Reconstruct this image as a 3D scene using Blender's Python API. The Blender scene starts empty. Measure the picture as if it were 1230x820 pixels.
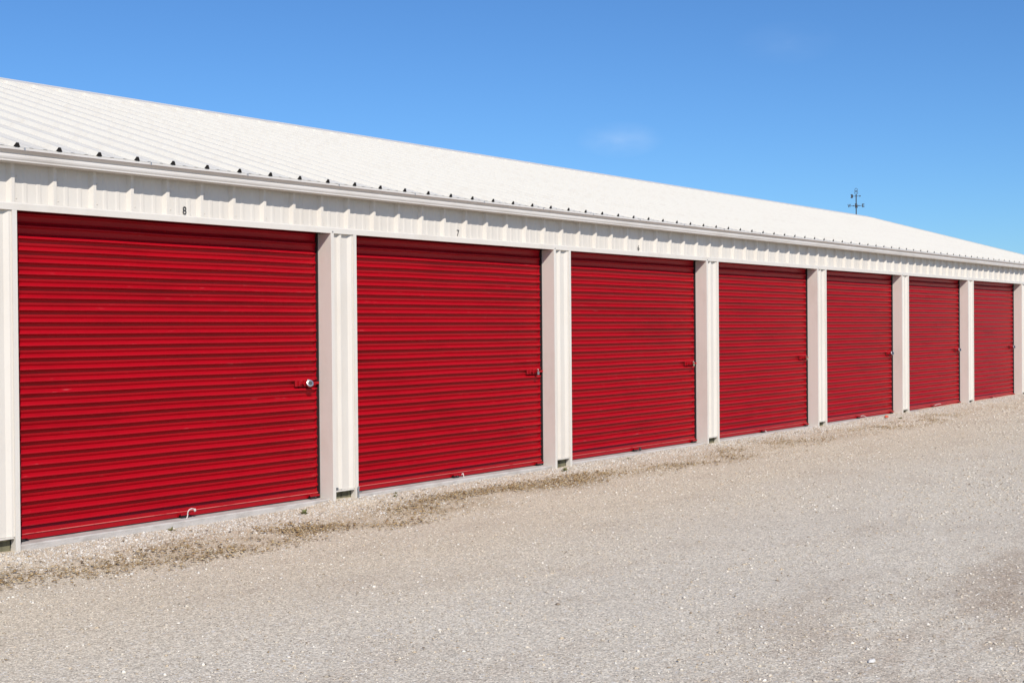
import bpy, bmesh, math, random
import numpy as np
from mathutils import Vector, Matrix
random.seed(7); rng = np.random.default_rng(7)
scene = bpy.context.scene
C = scene.collection
R = math.radians

# ------------------------------------------------------------------ camera
CX, CD, CH, YAW, PIT, ROL, FPX = -4.6693, 7.5321, 1.406, 0.915, -0.0097, -0.0079, 1575.0
cam_d = bpy.data.cameras.new('camera'); cam = bpy.data.objects.new('camera', cam_d); C.objects.link(cam)
rt = Vector((math.cos(YAW), -math.sin(YAW), 0)); fw = Vector((math.sin(YAW), math.cos(YAW), 0)); up = Vector((0, 0, 1))
f2 = fw * math.cos(PIT) + up * math.sin(PIT); u2 = up * math.cos(PIT) - fw * math.sin(PIT)
r3 = rt * math.cos(ROL) + u2 * math.sin(ROL); u3 = u2 * math.cos(ROL) - rt * math.sin(ROL)
M = Matrix((r3, u3, -f2)).transposed().to_4x4(); M.translation = Vector((CX, -CD, CH))
cam.matrix_world = M
cam_d.sensor_width = 36.0; cam_d.lens = FPX / 1230 * 36.0
cam_d.clip_start = 0.1; cam_d.clip_end = 3000
scene.camera = cam

# ------------------------------------------------------------------ sun and sky
SUN_AZ = R(34.5)                    # from the wall's normal towards -x
SUN_EL = math.atan(0.96 * math.cos(SUN_AZ))
sv = Vector((-math.sin(SUN_AZ) * math.cos(SUN_EL), -math.cos(SUN_AZ) * math.cos(SUN_EL), math.sin(SUN_EL)))
sl = bpy.data.lights.new('sun', 'SUN'); sun = bpy.data.objects.new('sun', sl); C.objects.link(sun)
sl.energy = 4.2; sl.angle = R(0.53); sl.color = (1.0, 0.945, 0.87)
sun.rotation_euler = sv.to_track_quat('Z', 'Y').to_euler()
world = bpy.data.worlds.new('World'); scene.world = world; world.use_nodes = True
wn = world.node_tree; wn.nodes.clear()
W = wn.nodes.new; L = wn.links.new
wout = W('ShaderNodeOutputWorld'); bg = W('ShaderNodeBackground'); sky = W('ShaderNodeTexSky')
sky.sky_type = 'NISHITA'; sky.sun_disc = False
sky.sun_elevation = SUN_EL; sky.sun_rotation = math.atan2(sv.x, sv.y)
sky.altitude = 300; sky.air_density = 1.0; sky.dust_density = 0.25; sky.ozone_density = 3.5
tint = W('ShaderNodeMix'); tint.data_type = 'RGBA'; tint.blend_type = 'MULTIPLY'; tint.inputs['Factor'].default_value = 1   # clear, dry air: deeper blue
L(sky.outputs[0], tint.inputs['A']); tint.inputs['B'].default_value = (0.42, 0.67, 0.94, 1)
# faint wisps of cirrus, placed by direction
tc = W('ShaderNodeTexCoord')
def wisp(direction, radius, prev, amt):
    vs = W('ShaderNodeVectorMath'); vs.operation = 'SUBTRACT'; L(tc.outputs['Generated'], vs.inputs[0]); vs.inputs[1].default_value = direction
    vq = W('ShaderNodeVectorMath'); vq.operation = 'MULTIPLY'; L(vs.outputs[0], vq.inputs[0]); vq.inputs[1].default_value = (1, 1, 2.4)
    vm = W('ShaderNodeVectorMath'); vm.operation = 'LENGTH'; L(vq.outputs[0], vm.inputs[0])
    ns = W('ShaderNodeTexNoise'); ns.inputs['Scale'].default_value = 30; ns.inputs['Detail'].default_value = 4
    mp = W('ShaderNodeMapping'); mp.inputs['Scale'].default_value = (1, 1, 2.2); L(tc.outputs['Generated'], mp.inputs[0]); L(mp.outputs[0], ns.inputs['Vector'])
    mr = W('ShaderNodeMapRange'); mr.inputs['From Min'].default_value = radius; mr.inputs['From Max'].default_value = 0; L(vm.outputs['Value'], mr.inputs['Value'])
    mu = W('ShaderNodeMath'); mu.operation = 'MULTIPLY'; L(mr.outputs[0], mu.inputs[0])
    nr = W('ShaderNodeMapRange'); nr.inputs['From Min'].default_value = 0.25; nr.inputs['From Max'].default_value = 0.75; L(ns.outputs[0], nr.inputs['Value'])
    L(nr.outputs[0], mu.inputs[1])
    m2 = W('ShaderNodeMath'); m2.operation = 'MULTIPLY'; L(mu.outputs[0], m2.inputs[0]); m2.inputs[1].default_value = amt
    mx = W('ShaderNodeMix'); mx.data_type = 'RGBA'; L(m2.outputs[0], mx.inputs['Factor']); L(prev, mx.inputs['A']); mx.inputs['B'].default_value = (6.0, 7.0, 8.6, 1)
    return mx.outputs['Result']
def pix_dir(u, v):
    return (f2 * FPX + r3 * (u - 615) - u3 * (v - 410)).normalized()
col = tint.outputs['Result']
for (u, v, r, amt) in ((745, 168, 0.034, 0.25), (945, 52, 0.04, 0.06)):
    col = wisp(pix_dir(u, v), r, col, amt)
L(col, bg.inputs['Color']); bg.inputs['Strength'].default_value = 0.11
L(bg.outputs[0], wout.inputs[0])
scene.view_settings.view_transform = 'Standard'; scene.view_settings.look = 'None'
scene.view_settings.gamma = 1; scene.view_settings.exposure = 0.20
scene.view_settings.use_curve_mapping = False

# ------------------------------------------------------------------ materials
def mat(name, col, rough=0.5, metal=0.0, noise=None, bump=None, spec=0.5):
    m = bpy.data.materials.new(name); m.use_nodes = True
    nt = m.node_tree; b = nt.nodes['Principled BSDF']
    b.inputs['Base Color'].default_value = (*col, 1); b.inputs['Roughness'].default_value = rough
    b.inputs['Metallic'].default_value = metal; b.inputs['Specular IOR Level'].default_value = spec
    if noise:   # (scale vector, dark factor, detail, lo, hi)
        sc, tint, lo, hi = noise
        t = nt.nodes.new('ShaderNodeTexCoord'); mp = nt.nodes.new('ShaderNodeMapping'); mp.inputs['Scale'].default_value = sc
        n = nt.nodes.new('ShaderNodeTexNoise'); n.inputs['Scale'].default_value = 1; n.inputs['Detail'].default_value = 7; n.inputs['Roughness'].default_value = 0.65
        mr = nt.nodes.new('ShaderNodeMapRange'); mr.inputs['From Min'].default_value = lo; mr.inputs['From Max'].default_value = hi
        mx = nt.nodes.new('ShaderNodeMix'); mx.data_type = 'RGBA'
        mx.inputs['A'].default_value = (*col, 1); mx.inputs['B'].default_value = (*tint, 1)
        k = nt.links.new
        oi = nt.nodes.new('ShaderNodeObjectInfo'); ml = nt.nodes.new('ShaderNodeMath'); ml.operation = 'MULTIPLY'; ml.inputs[1].default_value = 37.0
        va = nt.nodes.new('ShaderNodeVectorMath'); va.operation = 'ADD'; k(oi.outputs['Random'], ml.inputs[0]); k(t.outputs['Object'], va.inputs[0]); k(ml.outputs[0], va.inputs[1])
        k(va.outputs[0], mp.inputs[0]); k(mp.outputs[0], n.inputs['Vector']); k(n.outputs[0], mr.inputs['Value'])
        k(mr.outputs[0], mx.inputs['Factor']); k(mx.outputs['Result'], b.inputs['Base Color'])
    if bump:    # (scale vector, strength, distance)
        sc, st, di = bump
        t = nt.nodes.new('ShaderNodeTexCoord'); mp = nt.nodes.new('ShaderNodeMapping'); mp.inputs['Scale'].default_value = sc
        n = nt.nodes.new('ShaderNodeTexNoise'); n.inputs['Scale'].default_value = 1; n.inputs['Detail'].default_value = 4
        bp = nt.nodes.new('ShaderNodeBump'); bp.inputs['Strength'].default_value = st; bp.inputs['Distance'].default_value = di
        k = nt.links.new
        k(t.outputs['Object'], mp.inputs[0]); k(mp.outputs[0], n.inputs['Vector']); k(n.outputs[0], bp.inputs['Height']); k(bp.outputs[0], b.inputs['Normal'])
    return m

WHITE = mat('white_metal', (0.635, 0.592, 0.525), 0.42, noise=((1.3, 1.3, 0.9), (0.58, 0.53, 0.46), 0.45, 0.8), bump=((3, 3, 1.2), 0.25, 0.01), spec=0.4)
TRIM = mat('white_trim', (0.645, 0.602, 0.535), 0.4, noise=((4, 4, 2), (0.56, 0.51, 0.44), 0.5, 0.85), bump=((2, 2, 2), 0.2, 0.01), spec=0.4)
ROOFM = mat('white_roof_metal', (0.665, 0.628, 0.55), 0.5, noise=((0.9, 9, 1), (0.58, 0.53, 0.45), 0.5, 0.95), bump=((6, 1.2, 1), 0.3, 0.01), spec=0.3)
GUTM = mat('gutter_enamel', (0.60, 0.565, 0.52), 0.4, noise=((2, 8, 8), (0.48, 0.44, 0.39), 0.45, 0.8))
RED = mat('red_door_enamel', (0.365, 0.0035, 0.0105), 0.34, noise=((0.7, 3, 9), (0.375, 0.0045, 0.012), 0.42, 0.75), bump=((1.2, 3, 6), 0.12, 0.006), spec=0.2)
def scuffs(m, col, sc, lo, hi, amt):
    nt = m.node_tree; b = nt.nodes['Principled BSDF']; k = nt.links.new; prev = b.inputs['Base Color'].links[0].from_socket
    t = nt.nodes.new('ShaderNodeTexCoord'); oi = nt.nodes.new('ShaderNodeObjectInfo'); ml = nt.nodes.new('ShaderNodeMath'); ml.operation = 'MULTIPLY'; ml.inputs[1].default_value = 61.0
    va = nt.nodes.new('ShaderNodeVectorMath'); va.operation = 'ADD'; k(oi.outputs['Random'], ml.inputs[0]); k(t.outputs['Object'], va.inputs[0]); k(ml.outputs[0], va.inputs[1])
    mp = nt.nodes.new('ShaderNodeMapping'); mp.inputs['Scale'].default_value = sc; k(va.outputs[0], mp.inputs[0])
    n = nt.nodes.new('ShaderNodeTexNoise'); n.inputs['Scale'].default_value = 1; n.inputs['Detail'].default_value = 5; n.inputs['Roughness'].default_value = 0.7; k(mp.outputs[0], n.inputs['Vector'])
    mr = nt.nodes.new('ShaderNodeMapRange'); mr.inputs['From Min'].default_value = lo; mr.inputs['From Max'].default_value = hi; mr.inputs['To Max'].default_value = amt; k(n.outputs[0], mr.inputs['Value'])
    mx = nt.nodes.new('ShaderNodeMix'); mx.data_type = 'RGBA'; k(mr.outputs[0], mx.inputs['Factor']); k(prev, mx.inputs['A']); mx.inputs['B'].default_value = (*col, 1); k(mx.outputs['Result'], b.inputs['Base Color'])
scuffs(RED, (0.55, 0.22, 0.22), (4, 4, 55), 0.66, 0.78, 0.6)
scuffs(RED, (0.22, 0.002, 0.006), (0.9, 1, 4.5), 0.50, 0.72, 0.55)
scuffs(WHITE, (0.42, 0.36, 0.28), (14, 14, 5), 0.68, 0.85, 0.35)
RED2 = mat('red_bar_enamel', (0.325, 0.003, 0.008), 0.4, noise=((6, 6, 6), (0.27, 0.005, 0.010), 0.45, 0.8), spec=0.25)
CONC = mat('concrete', (0.50, 0.465, 0.425), 0.9, noise=((7, 7, 22), (0.33, 0.30, 0.265), 0.45, 0.75), bump=((60, 60, 60), 0.5, 0.004), spec=0.2)
WOOD = mat('treated_wood', (0.17, 0.16, 0.10), 0.9, noise=((40, 40, 3), (0.08, 0.07, 0.045), 0.4, 0.7), spec=0.2)
FOAM = mat('black_foam', (0.025, 0.022, 0.02), 0.95, spec=0.1)
DARK = mat('black_iron', (0.03, 0.032, 0.035), 0.6, noise=((30, 30, 30), (0.06, 0.05, 0.045), 0.5, 0.8))
INK = mat('black_vinyl', (0.02, 0.02, 0.022), 0.5)
STEEL = mat('bright_steel', (0.50, 0.47, 0.43), 0.30, 1.0, noise=((60, 60, 60), (0.45, 0.42, 0.38), 0.45, 0.75))
BRASS = mat('dull_brass', (0.62, 0.52, 0.34), 0.35, 1.0, noise=((60, 60, 60), (0.4, 0.33, 0.22), 0.45, 0.75))
GALV = mat('galvanised_steel', (0.42, 0.43, 0.44), 0.45, 0.8, noise=((50, 50, 50), (0.25, 0.25, 0.25), 0.45, 0.75))
ROPE = mat('pale_rope', (0.66, 0.60, 0.56), 0.85, noise=((90, 90, 90), (0.45, 0.40, 0.36), 0.45, 0.7), bump=((400, 400, 400), 0.6, 0.002))
BLACKP = mat('black_plastic', (0.02, 0.02, 0.02), 0.4)
ORANGE = mat('faded_orange_plastic', (0.62, 0.12, 0.06), 0.6, noise=((60, 60, 60), (0.5, 0.09, 0.05), 0.45, 0.7))

# ------------------------------------------------------------------ helpers
def link(name, me, m, parent=None, smooth=False):
    o = bpy.data.objects.new(name, me); C.objects.link(o)
    if m and not me.materials: me.materials.append(m)
    if parent is not None: o.parent = parent
    if smooth: me.polygons.foreach_set('use_smooth', [True] * len(me.polygons))
    return o
def obj(name, bm, m, parent=None, smooth=False):
    bmesh.ops.recalc_face_normals(bm, faces=bm.faces)
    me = bpy.data.meshes.new(name); bm.to_mesh(me); bm.free()
    return link(name, me, m, parent, smooth)
def empty(name, loc=(0, 0, 0)):
    o = bpy.data.objects.new(name, None); C.objects.link(o); o.location = loc; o.empty_display_size = 0.2; return o
def tag(o, label=None, cat=None, group=None, kind=None):
    for k, v in (('label', label), ('category', cat), ('group', group), ('kind', kind)):
        if v: o[k] = v
    return o
def BM(): return bmesh.new()
def box(bm, a, b, bev=0):
    x0, y0, z0 = a; x1, y1, z1 = b
    vs = [bm.verts.new(p) for p in ((x0, y0, z0), (x1, y0, z0), (x1, y1, z0), (x0, y1, z0), (x0, y0, z1), (x1, y0, z1), (x1, y1, z1), (x0, y1, z1))]
    fs = [bm.faces.new([vs[i] for i in f]) for f in ((0, 3, 2, 1), (4, 5, 6, 7), (0, 1, 5, 4), (1, 2, 6, 5), (2, 3, 7, 6), (3, 0, 4, 7))]
    if bev:
        bmesh.ops.bevel(bm, geom=list({e for f in fs for e in f.edges}), offset=bev, segments=2, affect='EDGES')
def extrude_poly(bm, pts, axis_pts):
    """closed polygon pts (list of 3-tuples functions) swept between two frames"""
    pass
def prism_x(bm, prof, x0, x1):
    """closed (y,z) profile extruded along x"""
    a = [bm.verts.new((x0, y, z)) for y, z in prof]; b = [bm.verts.new((x1, y, z)) for y, z in prof]
    n = len(prof)
    for i in range(n):
        j = (i + 1) % n; bm.faces.new((a[i], a[j], b[j], b[i]))
    bm.faces.new(a[::-1]); bm.faces.new(b)
def prism_z(bm, prof, z0, z1):
    a = [bm.verts.new((x, y, z0)) for x, y in prof]; b = [bm.verts.new((x, y, z1)) for x, y in prof]
    n = len(prof)
    for i in range(n):
        j = (i + 1) % n; bm.faces.new((a[i], a[j], b[j], b[i]))
    bm.faces.new(a[::-1]); bm.faces.new(b)
def tube(bm, pts, r, seg=8, closed=False):
    pts = [Vector(p) for p in pts]; rings = []; n = len(pts)
    nrm = None
    for i, p in enumerate(pts):
        if closed: d = pts[(i + 1) % n] - pts[i - 1]
        else: d = pts[min(i + 1, n - 1)] - pts[max(i - 1, 0)]
        d.normalize()
        if nrm is None:
            nrm = d.orthogonal().normalized()
        nrm = (nrm - d * nrm.dot(d)).normalized(); bn = d.cross(nrm)
        rr = r[i] if isinstance(r, (list, tuple)) else r
        rings.append([bm.verts.new(p + (nrm * math.cos(t) + bn * math.sin(t)) * rr) for t in [2 * math.pi * k / seg for k in range(seg)]])
    m = n if closed else n - 1
    for i in range(m):
        A, B = rings[i], rings[(i + 1) % n]
        for k in range(seg): bm.faces.new((A[k], A[(k + 1) % seg], B[(k + 1) % seg], B[k]))
    if not closed: bm.faces.new(rings[0][::-1]); bm.faces.new(rings[-1])
def lathe(bm, prof, center, axis, seg=20):
    """prof: (r, h) along axis"""
    ax = Vector(axis).normalized(); n = ax.orthogonal().normalized(); b = ax.cross(n); c = Vector(center); rings = []
    for r, h in prof:
        rings.append([bm.verts.new(c + ax * h + (n * math.cos(t) + b * math.sin(t)) * max(r, 1e-5)) for t in [2 * math.pi * k / seg for k in range(seg)]])
    for i in range(len(prof) - 1):
        for k in range(seg): bm.faces.new((rings[i][k], rings[i][(k + 1) % seg], rings[i + 1][(k + 1) % seg], rings[i + 1][k]))
    bm.faces.new(rings[0][::-1]); bm.faces.new(rings[-1])
def text_mesh(ch, w, h, depth, bold=0.0):
    cu = bpy.data.curves.new('glyph', 'FONT'); cu.body = ch; cu.size = 1; cu.extrude = 0.5; cu.offset = bold
    t = bpy.data.objects.new('glyph', cu); C.objects.link(t)
    dg = bpy.context.evaluated_depsgraph_get(); me = bpy.data.meshes.new_from_object(t.evaluated_get(dg))
    bpy.data.objects.remove(t); bpy.data.curves.remove(cu)
    co = np.array([v.co[:] for v in me.vertices]); lo, hi = co.min(0), co.max(0)
    co = (co - (lo + hi) / 2) / np.maximum(hi - lo, 1e-6)
    # glyph x -> world x, glyph y -> world z, glyph depth -> -y
    out = np.stack([co[:, 0] * w, -co[:, 2] * depth, co[:, 1] * h], 1)
    for v, p in zip(me.vertices, out): v.co = p
    me.materials.clear()
    return me

PITCH = 3.048; HZ = 2.18; PW = 0.29; XL = -0.42; XR = 24.62; XRR = 24.76; NB = 8
RIB = 0.2994
def panel_profile(x0, x1, phase, h=0.030, base=0.062, top=0.022, minor=True):
    """(x, height) break points of ribbed sheet metal"""
    pts = []
    k0 = math.floor((x0 - phase) / RIB) - 1; k1 = math.ceil((x1 - phase) / RIB) + 1
    for k in range(k0, k1):
        c = phase + k * RIB
        pts += [(c - base / 2, 0), (c - top / 2, h), (c + top / 2, h), (c + base / 2, 0)]
        if minor:
            for q in (1 / 3, 2 / 3):
                m = c + RIB * q; pts += [(m - 0.020, 0), (m - 0.010, 0.0026), (m + 0.010, 0.0026), (m + 0.020, 0)]
    out = []
    for i, (x, hh) in enumerate(pts):
        if x0 < x < x1: out.append((x, hh))
    def at(xq):
        for (a, ha), (b, hb) in zip(pts, pts[1:]):
            if a <= xq <= b: return ha + (hb - ha) * (xq - a) / max(b - a, 1e-9)
        return 0
    return [(x0, at(x0))] + out + [(x1, at(x1))]
def sheet(bm, prof, fn0, fn1, nrow=1, t=0.0015):
    """fn0/fn1 map (x,h) to 3D points of the two ends; solid thin sheet with folded edges"""
    rows = []
    for r in range(nrow + 1):
        f = r / nrow
        rows.append([bm.verts.new(Vector(fn0(x, h)).lerp(Vector(fn1(x, h)), f)) for x, h in prof])
    for r in range(nrow):
        for i in range(len(prof) - 1):
            bm.faces.new((rows[r][i], rows[r][i + 1], rows[r + 1][i + 1], rows[r + 1][i]))

# ------------------------------------------------------------------ the building
building = empty('storage_building', (12, 0, 0))
tag(building, 'long white metal self storage building with a row of red roll-up doors', 'storage building')
building.location = (0, 0, 0)

FY = 0.036   # flats of the fascia sheet
bm = BM(); pr = panel_profile(XL, XR, -0.020)
sheet(bm, pr, lambda x, h: (x, FY - h, 2.20), lambda x, h: (x, FY - h, 2.60))
for k in range(0, 83):
    for zz in (2.262, 2.40):
        sx = -0.020 + k * RIB + 0.040 + random.uniform(-.004, .004)
        if sx < XR - 0.03: lathe(bm, [(0.005, -0.001), (0.005, 0.0015), (0.003, 0.002), (0.003, 0.005), (0.001, 0.0055)], (sx, FY, zz + random.uniform(-.004, .004)), (0, -1, 0), 6)
fascia = obj('fascia_wall', bm, WHITE, building)
# header trim: folded strip along the openings, with the soffit going back to the curtain
bm = BM()
prism_x(bm, [(0.0, HZ), (0.0, HZ + 0.040), (0.004, HZ + 0.048), (0.032, HZ + 0.050), (0.032, HZ)], XL, XR)
obj('header_trim', bm, TRIM, building)
# solid wall core above the openings
bm = BM(); box(bm, (XL + 0.01, 0.040, HZ + 0.03), (XR - 0.01, 0.075, 2.56)); obj('header_beam', bm, WOOD, building)

# foundation slab
bm = BM()
prism_x(bm, [(0.078, -0.3), (0.078, 0.056), (9.0, 0.056), (9.0, -0.3)], XL, XR)
for n_ in range(NB):
    prism_x(bm, [(0.035, -0.3), (0.035, 0.049), (0.043, 0.0565), (0.0795, 0.0565), (0.0795, -0.3)], n_ * PITCH - 0.001, (n_ + 1) * PITCH - PW + 0.001)
slab = obj('foundation', bm, CONC, building)

# roof
RS = 0.2935; EY = -0.082; EZ = 2.566; RY = 4.57
RZ = EZ + (RY - EY) * RS
sn = math.hypot(1, RS); nrmy, nrmz = -RS / sn, 1 / sn
bm = BM(); pr = panel_profile(XL - 0.12, XRR, -0.046, 0.028, 0.050, 0.018)
sheet(bm, pr, lambda x, h: (x, EY + nrmy * h, EZ + nrmz * h), lambda x, h: (x, RY + nrmy * h, RZ + nrmz * h), 6)
sheet(bm, pr, lambda x, h: (x, 2 * RY - EY - nrmy * h, EZ + nrmz * h), lambda x, h: (x, RY - nrmy * h, RZ + nrmz * h), 2)
# underside plywood/insulation layer, 12 mm below
for sgn in (1, -1):
    y0 = EY + 0.02 if sgn > 0 else 2 * RY - EY - 0.02
    a = [bm.verts.new(p) for p in ((XL - 0.11, y0, EZ - 0.004), (XRR - 0.01, y0, EZ - 0.004), (XRR - 0.01, RY, RZ - 0.012), (XL - 0.11, RY, RZ - 0.012))]
    bm.faces.new(a)
for q in (0.12, 0.95, 1.8, 2.65, 3.5, 4.35):
    for k in range(0, 84):
        sx = -0.046 + k * RIB + 0.036
        if sx > XRR - 0.03: break
        yy = EY + q; zz = EZ + q * RS
        lathe(bm, [(0.0075, -0.001), (0.0075, 0.002), (0.0045, 0.003), (0.0045, 0.008), (0.001, 0.009)], (sx + random.uniform(-.006, .006), yy + random.uniform(-.01, .01), zz), (0, nrmy, nrmz), 6)
me = bpy.data.meshes.new('roof'); bm.to_mesh(me); bm.free()
roof = link('roof', me, ROOFM, building)
# ridge cap
bm = BM()
hh = 0.031
prof = [(RY - 0.16, RZ - 0.16 * RS + hh), (RY - 0.02, RZ - 0.02 * RS + hh + 0.002), (RY, RZ + hh + 0.006), (RY + 0.02, RZ - 0.02 * RS + hh + 0.002), (RY + 0.16, RZ - 0.16 * RS + hh), (RY + 0.16, RZ - 0.16 * RS + hh - 0.032), (RY, RZ + hh - 0.016), (RY - 0.16, RZ - 0.16 * RS + hh - 0.032)]
prism_x(bm, prof, XL - 0.13, XRR + 0.012)
obj('ridge_cap', bm, TRIM, roof)
# rake trim at both gables
for xa, xb in ((XRR - 0.015, XRR + 0.01), (XL - 0.13, XL - 0.105)):
    bm = BM()
    P = [(EY, EZ - 0.07), (EY, EZ + 0.034), (RY, RZ + 0.034), (2 * RY - EY, EZ + 0.034), (2 * RY - EY, EZ - 0.07), (RY, RZ - 0.07)]
    prism_x(bm, P, xa, xb)
    obj('rake_trim', bm, TRIM, roof)
# foam closures in the open rib ends
def closure_mesh():
    bm = BM()
    w0, w1, h = 0.0215, 0.012, 0.0262
    a = [(-w0, 0.0015), (-0.0125, h * 0.80), (-w1 * 0.5, h), (w1 * 0.5, h), (0.0125, h * 0.80), (w0, 0.0015)]
    fr = [bm.verts.new((x, -0.003 + nrmy * z, nrmz * z - 0.0009)) for x, z in a]; bk = [bm.verts.new((x, 0.05 + nrmy * z, nrmz * z + 0.05 * RS)) for x, z in a]
    for i in range(6):
        j = (i + 1) % 6; bm.faces.new((fr[i], fr[j], bk[j], bk[i]))
    bm.faces.new(fr[::-1]); bm.faces.new(bk)
    return bm
first = None; k = 0
while True:
    x = -0.046 + (k - 1) * RIB
    if x > XRR - 0.05: break
    if x > XL - 0.08:
        if first is None:
            first = obj('rib_closure', closure_mesh(), FOAM, roof); c = first
        else:
            c = first.copy(); C.objects.link(c); c.parent = roof
        c.location = (x + random.uniform(-.002, .002), EY, EZ); c.scale = (random.uniform(.8, 1.0), 1, random.uniform(.86, 1.0))
        fd = 1.0 - 0.55 * min(max((x - 3.0) / 8.0, 0), 1) * random.uniform(0.7, 1.1); c.scale = (c.scale[0] * 0.76 * fd, 1, c.scale[2] * (0.42 + 0.5 * fd))
    k += 1

# drip edge under the sheet ends
bm = BM(); box(bm, (XL - 0.11, EY + 0.001, 2.540), (XRR - 0.016, EY + 0.0035, 2.5655)); obj('drip_edge', bm, TRIM, roof)
# gutter
gp = [(-0.105, 2.541), (-0.107, 2.552), (-0.100, 2.552), (-0.099, 2.536), (-0.081, 2.522), (-0.080, 2.520),
      (-0.089, 2.509), (-0.0905, 2.498), (-0.087, 2.489), (-0.078, 2.481), (-0.080, 2.4785), (-0.087, 2.476), (-0.085, 2.473), (-0.004, 2.471), (-0.004, 2.552), (-0.0055, 2.552),
      ]
bm = BM()
gout = [(-0.098, 2.5525), (-0.108, 2.5525), (-0.110, 2.5455), (-0.082, 2.5235), (-0.082, 2.520), (-0.0865, 2.511), (-0.0880, 2.502), (-0.0855, 2.492), (-0.079, 2.483), (-0.0815, 2.481), (-0.0880, 2.4795), (-0.0880, 2.4745), (-0.004, 2.472), (-0.004, 2.545)]
gin = [(y + (0.004 if i < 12 else -0.002 if i == 13 else -0.003), z + (0.0 if i not in (11, 12) else 0.004)) for i, (y, z) in enumerate(gout)]
gin[0] = (-0.098, 2.549); gin[1] = (-0.103, 2.549); gin[12] = (-0.007, 2.476); gin[13] = (-0.007, 2.545)
prism_x(bm, gout + gin[::-1], XL - 0.10, XRR - 0.02)
gutter = obj('gutter', bm, GUTM, building)
bm = BM(); box(bm, (-0.006, -0.104, 2.5535), (0.006, 0.01, 2.5555)); box(bm, (-0.004, -0.110, 2.544), (0.004, -0.1085, 2.562))
hang0 = obj('gutter_hanger', bm, GALV, gutter)
k = 0
while 0.0 + k * 0.91 < XRR - 0.1:
    h = hang0 if k == 0 else hang0.copy()
    if k: C.objects.link(h); h.parent = gutter
    h.location = (0.0 + k * 0.91 + random.uniform(-.05, .05), 0, 0); k += 1

# ---- pillars
def pillar_parts(root_mesh_only=False):
    pass
def make_pillar(n):
    xr = n * PITCH; xl = xr - PW
    # ribbed cladding panel; ends above the ground
    bm = BM(); y = 0.030
    a = xl + 0.030; b = xr - 0.030
    cx = xl + 0.118
    pr = [(a, 0.0), (cx - 0.026, 0.0), (cx - 0.007, 0.022), (cx + 0.007, 0.022), (cx + 0.012, 0.006), (cx + 0.030, 0.0), (b - 0.050, 0.0), (b - 0.022, 0.020), (b, 0.020)]
    lo, hi = 0.118, HZ + 0.003
    f = [[bm.verts.new((x, y - h, z)) for x, h in pr] for z in (lo, hi)]
    g = [[bm.verts.new((x, y - h + 0.002, z)) for x, h in pr] for z in (lo, hi)]
    for i in range(len(pr) - 1):
        bm.faces.new((f[0][i], f[0][i + 1], f[1][i + 1], f[1][i])); bm.faces.new((g[0][i + 1], g[0][i], g[1][i], g[1][i + 1]))
        bm.faces.new((f[0][i + 1], f[0][i], g[0][i], g[0][i + 1]))
    p = obj('pillar', bm, WHITE, building)
    # base trim lip closing the sheet's foot
    bm = BM(); box(bm, (a + 0.002, 0.004, 0.106), (b - 0.012, 0.031, 0.1165), 0.002)
    obj('base_trim', bm, TRIM, p)
    for (s, ex) in ((1, xl), (-1, xr)):
        bm = BM()
        # U of folded metal: reveal flange, face, inner return
        if s > 0:
            prof = [(ex, 0.176), (ex, 0.0), (ex + 0.034, 0.0), (ex + 0.034, 0.034), (ex + 0.0315, 0.034), (ex + 0.0315, 0.0025), (ex + 0.0025, 0.0025), (ex + 0.0025, 0.176)]
        else:
            prof = [(ex, 0.176), (ex, 0.0), (ex - 0.034, 0.0), (ex - 0.034, 0.054), (ex - 0.0315, 0.054), (ex - 0.0315, 0.0025), (ex - 0.0025, 0.0025), (ex - 0.0025, 0.176)]
        prism_z(bm, prof, -0.05, HZ + 0.0005)
        obj('corner_trim', bm, TRIM, p)
    bm = BM()
    for i in range(2):
        box(bm, (xl + 0.036 + i * 0.110, 0.055, -0.05), (xl + 0.143 + i * 0.110, 0.14, HZ + 0.02), 0.002)
    obj('wood_post', bm, WOOD, p)
    # screws on the header trim above the pillar
    bm = BM(); lathe(bm, [(0.004, 0), (0.007, 0.001), (0.005, 0.005), (0.001, 0.006)], (xl + 0.02, 0.0, HZ + 0.012), (0, -1, 0), 8)
    obj('screw', bm, GALV, p)
    return p
pillars = [make_pillar(n) for n in range(0, NB + 1)]
# small things at the foot of the second pillar
bm = BM(); box(bm, (2.795, 0.000, 0.122), (2.822, 0.020, 0.128), 0.001); box(bm, (2.802, -0.004, 0.128), (2.817, 0.016, 0.142), 0.002); box(bm, (2.815, -0.001, 0.124), (2.862, 0.004, 0.127))
obj('clip', bm, GALV, pillars[1])

# ---- end walls and back wall
for xx, s in ((XL, -1), (XR, 1)):
    bm = BM(); n = 30
    prof = panel_profile(-0.0, 2 * RY, 0.0)
    bot = [bm.verts.new((xx + s * h, y, 0.0)) for y, h in prof]
    topv = [bm.verts.new((xx + s * h, y, (EZ + (min(y, 2 * RY - y) - EY) * RS) - 0.006)) for y, h in prof]
    for i in range(len(prof) - 1): bm.faces.new((bot[i], bot[i + 1], topv[i + 1], topv[i]))
    e = obj('end_wall', bm, WHITE, building)
bm = BM(); prof = panel_profile(XL, XR, 0.0)
sheet(bm, prof, lambda x, h: (x, 2 * RY + h, 0.0), lambda x, h: (x, 2 * RY + h, 2.58)); obj('back_wall', bm, WHITE, building)
# short stretch of wall at each front corner
for x0, x1 in ((XL, -PW - 0.002), (NB * PITCH + 0.002, XR)):
    if x1 - x0 > 0.02:
        bm = BM(); box(bm, (x0, 0.0, -0.03), (x1, 0.14, HZ - 0.002), 0.003); obj('corner_post', bm, TRIM, building)

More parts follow.
